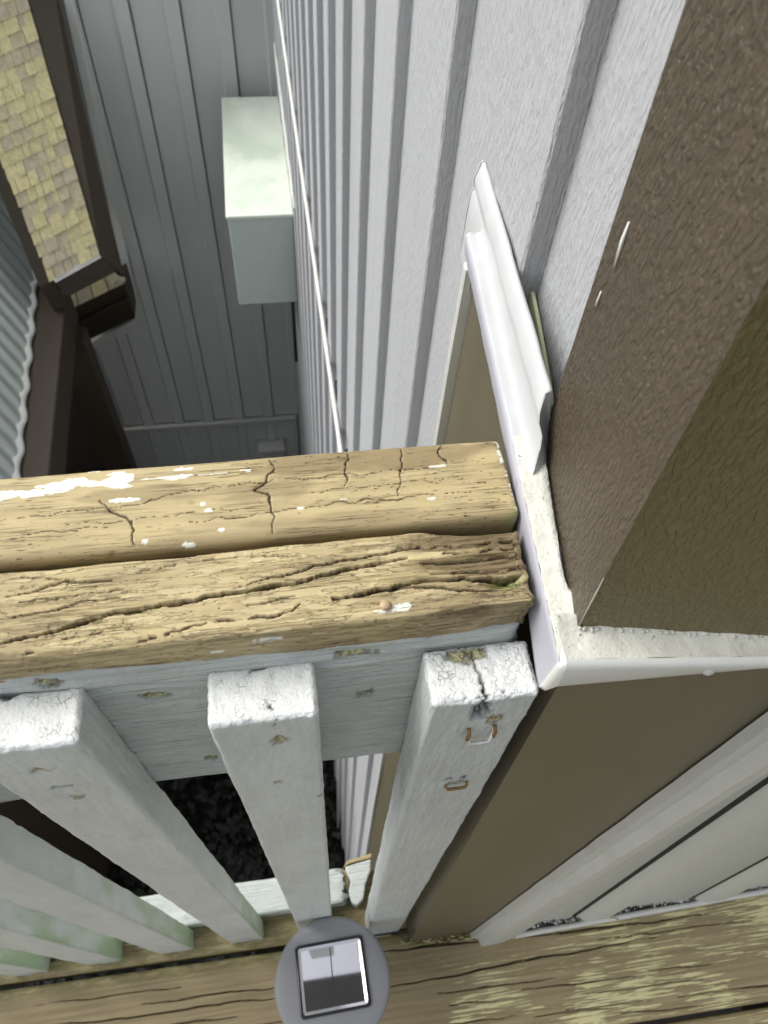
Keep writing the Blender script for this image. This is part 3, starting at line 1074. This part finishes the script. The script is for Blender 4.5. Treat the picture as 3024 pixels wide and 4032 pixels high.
# nail in the front rail
lathe('nail_head', [(0, .0012), (.0015, .00115), (.0020, .0006), (.0020, -.004)], (.0302, .1226, .8518), plain('tan_nail', (.45, .32, .19), .45), fr_board, 20)

# bottom rail and its broken end


def plain_fn(seed, amp=.0008, endx=None):
    def fn(P, N, P0):
        P = P + N * (fbm(P * np.array((30, 120, 120)), seed, 4) * amp)[:, None]
        if endx is not None:
            P[:, 0] += sstep(endx - .02, endx, P0[:, 0]) * fbm(P * np.array((0, 140, 140)), seed + 2, 3) * .006
        z0 = np.zeros(len(P))
        return P, dict(bare=z0, hole=z0, green=z0, top=z0)
    return fn


brl = rbox('bottom_rail', ax(-.9, .021, .03, .004, (-.25, .021, .003)), ax(.1185, .1590, .002, .004), ax(.0, .034, .004, .004), .004, M_PAINTX, rail, plain_fn(5, .0008, .021))
M_SPLIT = plain('bare_split_wood', (.36, .29, .16), .7, bump=(300, .001))
pts = [(.026, .1600), (.061, .1650), (.058, .150), (.050, .136), (.0455, .120), (.036, .113), (.030, .117), (.027, .130), (.031, .142), (.027, .151)]
prism('broken_rail_end', [(a, b, .030) for a, b in pts], (0, 0, -.03), M_PAINTX, rail, .002)
prism('bare_splinter', [(.0235, .1600, .024), (.030, .1675, .026), (.063, .1725, .026), (.062, .1665, .028), (.030, .1625, .028)], (0, 0, -.02), M_SPLIT, rail, .0015)
prism('bare_splinter', [(.0225, .158, .027), (.0262, .155, .027), (.0295, .142, .026), (.0255, .130, .025), (.0225, .140, .026)], (0, 0, -.02), M_SPLIT, rail, .001)

# ------------------------------------------------------------------ deck wall right of the corner


def LY(z): return .066 + .0376 * z


dw = thing('deck_wall', 'shaded grey board wall at the lower right behind a white channel', 'wall', (.6, .07, 0))


M_SEAM = plain('groove_shade', (.030, .030, .026), .9, bump=(600, .0005))  # near-black strips painted in for the shade in the siding grooves


def xs_line(k, z):
    return (.2352 + .0142 * z, .3030 - .042 * z, .4655 - .085 * z, .63 - .12 * z, .80 - .15 * z, .96 - .17 * z)[k]


for k in range(0, 5):
    secs = []
    for i in range(25):
        z = .012 + i * (.840 - .012) / 24
        x0, x1 = xs_line(k, z), xs_line(k + 1, z)
        if k == 0:
            prof = [(x0, 0.0), (x1 - .0012, .004), (x1 - .0008, -.022)]
        else:
            bt = min(.056, (x1 - x0) * .5)
            prof = [(x0 - .0004, -.024), (x0 + .0036, -.024), (x0 + .0042, -.010), (x0 + .0062, -.0055), (x0 + .0100, .0005), (x0 + .0150, .0055), (x0 + .0210, .0085), (x0 + .028, .0100),
                    (x0 + bt - .003, .0100), (x0 + bt, .0085), (x0 + bt + .002, .0005), (x0 + bt + .006, 0), (x1 - .0012, .004), (x1 - .0008, -.022)]
        secs.append([(a, LY(z) - d, z) for a, d in prof])
    loft('siding_board', secs, M_DWALL, dw, smooth=True)
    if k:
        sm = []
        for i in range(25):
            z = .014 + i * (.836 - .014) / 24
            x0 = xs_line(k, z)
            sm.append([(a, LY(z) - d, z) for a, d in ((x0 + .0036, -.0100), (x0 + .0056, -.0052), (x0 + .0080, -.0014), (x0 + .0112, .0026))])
        loft('seam_shade', sm, M_SEAM, dw)
prism('sheathing', [(.19, LY(-.03) + .032, -.03), (1.3, LY(-.03) + .032, -.03), (1.3, LY(.84) + .032, .84), (.22, LY(.84) + .032, .84)], (0, .05, 0), M_DWALL, dw)
# channel between the brown corner and the siding


def chan(z):
    xa, xb_ = .177 + .055 * z, .2305 + .0142 * z
    y = LY(z)
    w_ = xb_ - xa
    e = .020
    if True: return [(xa, y - .001, z), (xa + .0006, y - .007, z), (xa + e * .5, y - .008, z), (xa + e * .55, y - .012, z), (xa + e * .62, y - .0165, z), (xa + e, y - .0172, z), (xa + w_ * .72, y - .0168, z), (xb_ + .003, y - .0135, z), (xb_ + .006, y - .0095, z), (xb_ + .007, y - .004, z)]
    return [(xa, y - .001, z), (xa + .001, y - .0075, z), (xa + w_ * .35, y - .0075, z), (xa + w_ * .38, y - .0105, z), (xa + w_ * .42, y - .0165, z), (xa + w_ * .85, y - .0175, z), (xb_ + .005, y - .0165, z), (xb_ + .006, y - .006, z)]


loft('corner_channel', [chan(-.005 + i * .845 / 30) for i in range(31)], M_TRIMG, dw, smooth=False,
     fn=lambda V: V + np.stack([fbm(V * np.array((0, 0, 45)), 3, 4) * .0006, np.zeros(len(V)), np.zeros(len(V))], -1))
ring = [(-.0050, .0), (-.0058, .012), (-.005, .0185), (-.0025, .0205), (.0, .0195), (.0012, .0165), (.0005, .012), (-.0005, .002), (.013, .0015), (.013, 0)]
secs = []
for x in np.linspace(.232, 1.2, 30):
    yb = .0565 + .016 * (x - .23)
    secs.append([(x, yb + a, .001 + zz) for a, zz in ring])
loft('base_channel', secs, M_WHITE, dw, closed=True)
bmd = bmesh.new()
rd = random.Random(4)
for _ in range(1100):
    x = rd.uniform(.24, .62)
    if math.sin(x * 90) + math.sin(x * 41) < -1.1 and rd.random() < .6: continue
    y = .0565 + .016 * (x - .23) + rd.uniform(.002, .010)
    s = rd.uniform(.0008, .0026)
    m4 = Matrix.Translation((x, y, .008 + rd.uniform(.0, .022))) @ Matrix.Rotation(rd.uniform(0, 6), 4, 'Z') @ Matrix.Rotation(rd.uniform(0, 6), 4, 'X') @ Matrix.Diagonal((s, s * .8, s * .5, 1))
    n0 = len(bmd.faces)
    bmesh.ops.create_icosphere(bmd, subdivisions=1, radius=1, matrix=m4)
    mi = rd.choice((0, 0, 1, 1, 2))
    bmd.faces.ensure_lookup_table()
    for f in bmd.faces[n0:]: f.material_index = mi
me = bpy.data.meshes.new('channel_debris')
bmd.to_mesh(me); bmd.free()
for c in ((.05, .045, .035), (.62, .63, .62), (.20, .18, .12)):
    me.materials.append(plain('debris', c, .85))
o = link('channel_debris', me, None, dw); o['kind'] = 'stuff'

# ------------------------------------------------------------------ brown house corner with its white cap
hc = thing('house_corner', 'brown clad house corner with a white caulked ledge around it', 'corner', (.1, .1, -3.35))
# lower board, deck side (leans like the wall) and its return along the side wall
GAP = .098
low = []
for i in range(13):
    z = -.012 + i * (.845 + .012) / 12
    y = LY(z)
    x_r = .180 + .055 * z
    low.append([(GAP, y, z), (GAP + .04, y, z), (x_r, y, z), (x_r, y + .045, z), (GAP, y + .045, z)])
loft('lower_corner_board', low, M_BROWN2, hc, closed=True, smooth=False)
prism('lower_return_board', [(.0995, .1000, -3.35), (.1035, .3085, -3.35), (.130, .3085, -3.35), (.130, .1000, -3.35)], (0, 0, 3.35 + .846), M_BROWN2, hc, .001)
secs = []
for z in np.linspace(-3.35, .85, 60):
    secs.append([(.0985, .3090, z), (.0975, .3105, z), (.0985, .3150, z), (.1035, .3185, z), (.1165, .3200, z), (.1165, .3080, z)])
loft('edge_channel', secs, M_WHITE, hc, closed=True, smooth=False, fn=lambda V: V + np.stack([fbm(V * np.array((0, 0, 60)), 8, 4) * .0006, fbm(V * np.array((0, 0, 70)), 9, 4) * .0012, np.zeros(len(V))], -1))

# upper box (two faces, slightly turned)


def up(z, p):
    s = .042 * (z - .85)
    return (p[0] + s * .15, p[1] + s, z)


UPB = [(.0985, .1055), (.1065, .1900), (.145, .1900), (.26, .1400), (.235, .0820), (.169, .0932)]
bmv = []
for z in list(np.linspace(.8485, 1.3, 24)) + [1.8, 2.5, 3.2]:
    bmv.append([up(z, p) for p in UPB])
ub_ = loft('upper_corner_box', bmv, M_BROWN, hc, closed=True, smooth=False)
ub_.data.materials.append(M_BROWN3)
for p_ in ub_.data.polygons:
    if p_.normal.y < -.6: p_.material_index = 1  # deck-facing sides: lighter olive copy of the brown, making up for weak light


# cap along the side wall: lip, ledge, flat face, round nose
def zt(y): return .851 + (y - .11) * .105


def xl(y): return .0892 + .030 * (y - .10)


def cap_section(y):
    t = zt(y)
    near = np.clip((.19 - y) / .09, 0, 1)
    lipb = .013 + .012 * near
    x = xl(y)
    xf = x + .0082
    zf = .015 - 2.5 * (xf - .100)
    xp = xf + .0029
    zp = .0255 - 2.25 * (xp - .104)
    pts = [(x + .0045, t - lipb - .001), (x + .0016 - .003 * near, t - lipb + .0002), (x + .0008 - .002 * near, t - lipb + .002), (x, t - .003), (x + .0001, t - .0010), (x + .0008, t), (x + .0022, t + .0006), (x + .0052, t + .0002), (x + .0058, t + .0006),
           (xf - .0012, t + zf * .3), (xf - .0004, t + zf * .75), (xf, t + zf), (xf - .0002, t + zf + .0010), (xf - .0009, t + zf + .0030), (xf - .0008, t + zf + .0060), (xf + .0002, t + zf * .4 + zp * .6), (xf + .0014, t + zp - .0008), (xp, t + zp), (xp + .0011, t + zp - .0010), (xp + .0018, t + zp - .0040), (xp + .0020, t + zp - .0100)]
    return [(a, y, z) for a, z in pts]


secs = [[(a, max(yy, .1705 + .0193 * min(1.0, max(0, k - 8) / 8)), z) for k, (a, yy, z) in enumerate(cap_section(y))] for y in np.linspace(.1705, .308, 60)]
# the nose runs on a little farther than the ledge
secs_nose = [[(xl(y) + .0062, y, zt(y) - .036), (xl(y) + .0063, y, zt(y) - .010)] + [(a, y, z) for (a, _, z) in cap_section(y)[9:]] for y in np.linspace(.308, .336, 8)]
endc = secs_nose[-1]
M_CAP = mat_white('white_cap', (.50, .51, .52), .4)
M_LIP = mat_white('lavender_grey_lip', (.42, .42, .47), .45)


def cap_noise(V):
    return V + np.stack([fbm(V * np.array((0, 70, 70)), 15, 3) * .0003, 0 * V[:, 0], fbm(V * np.array((90, 60, 0)), 16, 3) * .0005], -1)


loft('drip_cap', [q[5:] for q in secs], M_CAP, hc, fn=cap_noise)
ee = secs[0][8:]
loft('cap_return', [ee, [(max(.0985 + .0947 * (min(y, .1899) - .1055) - .0002, x), y - .0010, z - .016) for (x, y, z) in ee]], M_CAP, hc)
loft('cap_lip', [q[:6] for q in secs], M_LIP, hc, fn=cap_noise)
nz_end = [(a, .3372, z) for (a, _, z) in endc]
secs_nose.append([(a + .0004, .3370, z) for (a, _, z) in endc])
prism('cap_end', nz_end[:10] + nz_end[10:], (0, .0008, 0), M_CAP, hc)
loft('cap_nose', secs_nose, M_CAP, hc, fn=cap_noise)
# end cap of the ledge
f = cap_section(.308)[:9]
prism('cap_end', f + [(.104, .308, f[-1][2]), (.104, .308, f[0][2])], (0, .0015, 0), M_CAP, hc)
# ledge beside the upper box
secs, lipsec = [], []
for y in np.linspace(.0945, .190, 60):
    s = cap_section(y)[:8]
    tt = zt(y)
    # caulk climbs to the brown box
    xi = .0985 + (y - .1055) * .095
    gap = .0013 * float(sstep(.118, .126, np.array(y)))
    lipsec.append(s[:6])
    secs.append([s[5], s[6], (xi * .6 + .0925 * .4, y, tt + .0004), (xi - .0006 - gap, y, tt + .0022), (xi + .0004 - gap, y, tt + .0022 - gap * 3), (xi + .004, y, tt + .0022 - gap * 4)])


def caulk_noise(V):
    n1 = fbm(V * 170, 25, 4)
    n2 = fbm(V * 300, 26, 3)
    top = sstep(.846, .852, V[:, 2])
    return V + np.stack([n2 * .0003, 0 * n1, n1 * .0008 * top], -1)


loft('caulk_bead', secs, M_CAULK, hc, fn=caulk_noise)
loft('lip_flashing', lipsec, M_LIP, hc)
# front lip and ledge (faces the deck)


def fcap(x):
    yt = .0930 - .105 * (x - .0911)
    yi = .1058 - .170 * (x - .0985)
    zb = .834
    yb = .0905 - .030 * (x - .097)
    return [(x, yb + .006, zb - .001), (x, yb, zb), (x, yb - .0005, zb + .002), (x, yt - .0016, .8480), (x, yt - .0006, .8508), (x, yt + .0012, .8520), (x, yt + (yi - yt) * .45, .8518), (x, yi - .0012, .8528), (x, yi + .0005, .8545), (x, yi + .004, .8550)]


fr_s = [fcap(x) for x in np.linspace(.0915, .30, 70)]
nlip = 6
loft('front_lip', [s[:nlip] for s in fr_s], M_WHITE, hc)
loft('caulk_bead', [s[nlip - 1:] for s in fr_s], M_CAULK, hc, fn=caulk_noise)
# folded corner tip
a, b = fcap(.0915), cap_section(.0945)
corner = [[(p[0], p[1], p[2]) for p in b[:7]]]
mid = [((p[0] + q[0]) / 2 - .0012, (p[1] + q[1]) / 2 - .0012, (p[2] + q[2]) / 2 - .0006) for p, q in zip(b[:7], [a[0], a[1], a[2], a[3], a[4], a[5], a[6]])]
corner += [mid, [a[0], a[1], a[2], a[3], a[4], a[5], a[6]]]
loft('folded_corner', corner, M_WHITE, hc)
prism('corner_ledge', [(.0908, .0945, .8508), (.0915, .0925, .8510), (.1005, .0925, .8512), (.1005, .108, .8512), (.092, .108, .8508)], (0, 0, -.003), M_CAULK, hc)
# ragged lumps of old caulk at the foot of the box
rk = random.Random(6)
bmk = bmesh.new()
for i in range(60):
    if i >= 34 or rk.random() < .35: continue
    if i < 34:
        x = .0990 + i * .0021; y = .1052 - .170 * (x - .0985) - .0004
    else:
        y = .107 + (i - 34) * .0031; x = .0980 + (y - .1055) * .095
    z = (.8535 if i < 34 else zt(y) + .002)
    m4 = Matrix.Translation((x + rk.uniform(-.0004, .0004), y + rk.uniform(-.0004, .0004), z)) @ Matrix.Rotation(rk.uniform(0, 3), 4, 'Z') @ Matrix.Diagonal((rk.uniform(.0008, .0016), rk.uniform(.0005, .0008), rk.uniform(.0005, .0012), 1))
    bmesh.ops.create_icosphere(bmk, subdivisions=1, radius=1, matrix=m4)
for fce in bmk.faces: fce.smooth = True
me = bpy.data.meshes.new('caulk_crumbs')
bmk.to_mesh(me); bmk.free()
o = link('caulk_crumbs', me, M_CAULK, hc); o['kind'] = 'stuff'
lathe('rivet', [(0, .0012), (.0016, .001), (.0024, .0002), (.0024, -.001)], (0, 0, 0), M_WHITE, None, 16)
rv = bpy.data.objects['rivet']
rv.parent = hc
rv.location = Vector((.147, .0868, .8425)) - hc.location
rv.rotation_euler = (math.radians(80), 0, 0)
M_SMEAR = plain('white_smear', (.70, .70, .68), .6)
for pts_, wd in (([(.1056, .1825, .9669), (.1055, .1822, .9604), (.1054, .1812, .9518)], .0007), ([(.1057, .1842, .9398), (.1057, .1842, .9340)], .0005)):
    tube('paint_smear', pts_, [wd * .5, wd, wd * .4][:len(pts_)], M_SMEAR, hc, 5)
tube('paint_smear', [(.0984, .1066, .8879), (.0987, .1062, .8775), (.0988, .1057, .8629), (.0989, .1053, .8542)], [.0001, .0003, .0002, .0003], plain('pale_scratch', (.45, .43, .33), .7), hc, 5)
# pale yellow patch of board showing behind the nose
prism('bare_patch', [(.1172, .2615, .8765), (.1172, .2450, .8715), (.1172, .2315, .8668), (.1172, .2167, .8615), (.1172, .2080, .8570), (.1172, .2000, .8400), (.1172, .2615, .8400)], (-.002, 0, 0), plain('bare_foam', (.62, .64, .42), .7, bump=(300, .0008)), hc, .0006)

# dark board added out of view to reflect in the panel's near half
eave = thing('eave', 'dark board added overhead, out of view, only to reflect in the solar panel', 'eave', (0, 0, 2.5))
box('reflection_board', (-1.6, -.20, 2.5), (1.3, .128, 2.66), M_DBROWN, eave, .006)

# ------------------------------------------------------------------ solar light
sl = thing('solar_light', 'round grey solar deck light with a square glassy panel', 'lamp', (-.0023, .031, 0))
M_GREY = plain('grey_plastic', (.23, .235, .25), .5, bump=(1500, .00004))
cx, cy = -.0023, .0320
lathe('housing', [(.0, -.004), (.030, -.004), (.030, -.010), (.058, -.022), (.0615, -.016), (.0625, -.008), (.0618, -.003), (.0600, -.0012), (.0575, -.0005), (.050, .0004), (.0, .0008)], (cx, cy, .150), M_GREY, sl, 72)
lathe('stem', [(.0, 0), (.034, 0), (.034, .006), (.026, .012), (.022, .13), (.0, .132)], (cx, cy, .003), M_GREY, sl, 32)


def rrect(hw, hh, r, z, seg=5, ox=0, oy=0):
    out = []
    for qx, qy, a0 in ((1, 1, 0), (-1, 1, 90), (-1, -1, 180), (1, -1, 270)):
        for k in range(seg + 1):
            a = math.radians(a0 + 90 * k / seg)
            out.append((ox + qx * (hw - r) + r * math.cos(a), oy + qy * (hh - r) + r * math.sin(a), z))
    return out


px, py = -.0020, .0368
th = math.radians(1.5)


def rot(pts): return [(px + (x) * math.cos(th) - (y) * math.sin(th), py + x * math.sin(th) + y * math.cos(th), z) for x, y, z in pts]


M_GLOSS = plain('black_gloss', (.012, .012, .014), .08, spec=.6)
ringo = [rot(rrect(.0372, .0338, .004, .1500)), rot(rrect(.0372, .0338, .004, .1530)), rot(rrect(.0362, .0328, .0035, .1538)), rot(rrect(.0340, .0306, .003, .1532)), rot(rrect(.0312, .0276, .002, .1516))]
secs = [[r[i] for r in ringo] for i in list(range(len(ringo[0]))) + [0]]
loft('panel_frame', secs, M_GLOSS, sl)
tcell = NT('solar_cell')
wv = tcell.n.new('ShaderNodeTexWave'); wv.bands_direction = 'Y'
tcell.l.new(tcell.map((1, 520, 1)), wv.inputs['Vector']); wv.inputs['Scale'].default_value = 1.0
tcell.col(tcell.mix(tcell.ramp(wv.outputs[1], .6, .9, 0, .5), (.80, .79, .84), (.62, .62, .68)))
tcell.b.inputs['Metallic'].default_value = .93
tcell.rough(.025)
cell = prism('solar_cell', rot(rrect(.0318, .0282, .001, .1518, 1)), (0, 0, -.001), tcell.m, sl)
box('cell_bus_bar', (px - .0006, py - .027, .15182), (px + .0006, py + .027, .15195), plain('bus_bar', (.05, .05, .06), .3), sl)
M_BEVEL = plain('bright_bevel', (.75, .74, .78), .15, .9)
rb = [rot(rrect(.0341, .0307, .003, .15335)), rot(rrect(.0314, .0278, .002, .1519))]
loft('panel_bevel', [[q[i] for q in rb] for i in list(range(len(rb[0]))) + [0]], M_BEVEL, sl)

# ------------------------------------------------------------------ loose stems, moss, plants below
M_STEM = plain('straw', (.34, .27, .12), .7)
s1 = tube('dry_stem', [(.2146, .050, .004), (.2165, .044, .010), (.2155, .0365, .009), (.2105, .0325, .006), (.2010, .0330, .004)], .0006, M_STEM, None, 5)
tag(s1, 'curled dry straw stem lying at the foot of the grey channel', 'straw', 'dry straws by the base channel')
s2 = tube('dry_stem', [(.2412, .0505, .020), (.2425, .046, .014), (.2405, .036, .008), (.2384, .0254, .003)], .0006, M_STEM, None, 5)
tag(s2, 'dry straw stem hanging down over the white base channel', 'straw', 'dry straws by the base channel')
s3 = tube('dry_stem', [(.355, .058, .024), (.365, .055, .023), (.375, .049, .014), (.385, .043, .006), (.395, .045, .003)], .0006, M_STEM, None, 5)
tag(s3, 'rightmost dry straw stem, looping over the white channel', 'straw', 'dry straws by the base channel')
bmm = bmesh.new()
rm = random.Random(12)
for _ in range(240):
    x = rm.uniform(.088, .185); y = .070 - .05 * (x - .09) + rm.uniform(-.007, .004)
    m4 = Matrix.Translation((x, y, rm.uniform(0, .003))) @ Matrix.Rotation(rm.uniform(-.4, .4), 4, 'Z') @ Matrix.Diagonal((rm.uniform(.001, .006), rm.uniform(.0006, .0014), rm.uniform(.0005, .0016), 1))
    n0 = len(bmm.faces)
    bmesh.ops.create_icosphere(bmm, subdivisions=1, radius=1, matrix=m4)
    bmm.faces.ensure_lookup_table()
    mi = rm.choice((0, 0, 1, 2))
    for f_ in bmm.faces[n0:]: f_.material_index = mi
me = bpy.data.meshes.new('moss')
bmm.to_mesh(me); bmm.free()
for c in ((.20, .20, .07), (.46, .43, .24), (.12, .085, .04)): me.materials.append(plain('moss', c, .9))
o = link('moss', me)
tag(o, 'mossy splinters along the foot of the brown corner', 'moss', kind='stuff')

bml = bmesh.new()
rl = random.Random(9)
for _ in range(5200):
    x = rl.uniform(-1.5, .1); y = rl.uniform(.25, 3.1)
    h = (0.25 * (math.sin(x * 3.1 + 1) * math.cos(y * 2.7)) ** 2 + .05)
    z = -3.35 + rl.uniform(0, h) + .02
    s = rl.uniform(.018, .05)
    m4 = Matrix.Translation((x, y, z)) @ Matrix.Rotation(rl.uniform(0, 6.3), 4, 'Z') @ Matrix.Rotation(rl.uniform(-.8, .8), 4, 'X')
    vs_ = [bml.verts.new(m4 @ Vector(p)) for p in ((0, -s, 0), (s * .5, -s * .2, s * .12), (s * .3, s * .6, .0), (0, s, -s * .1), (-s * .3, s * .6, 0), (-s * .5, -s * .2, s * .12))]
    f_ = bml.faces.new(vs_); f_.material_index = rl.choice((0, 0, 1, 2))
me = bpy.data.meshes.new('ground_cover')
bml.to_mesh(me); bml.free()
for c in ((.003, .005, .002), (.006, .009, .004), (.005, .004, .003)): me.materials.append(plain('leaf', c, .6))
o = link('ground_cover', me)
tag(o, 'dark low leafy ground cover in the pit below the railing', 'plants', kind='stuff')
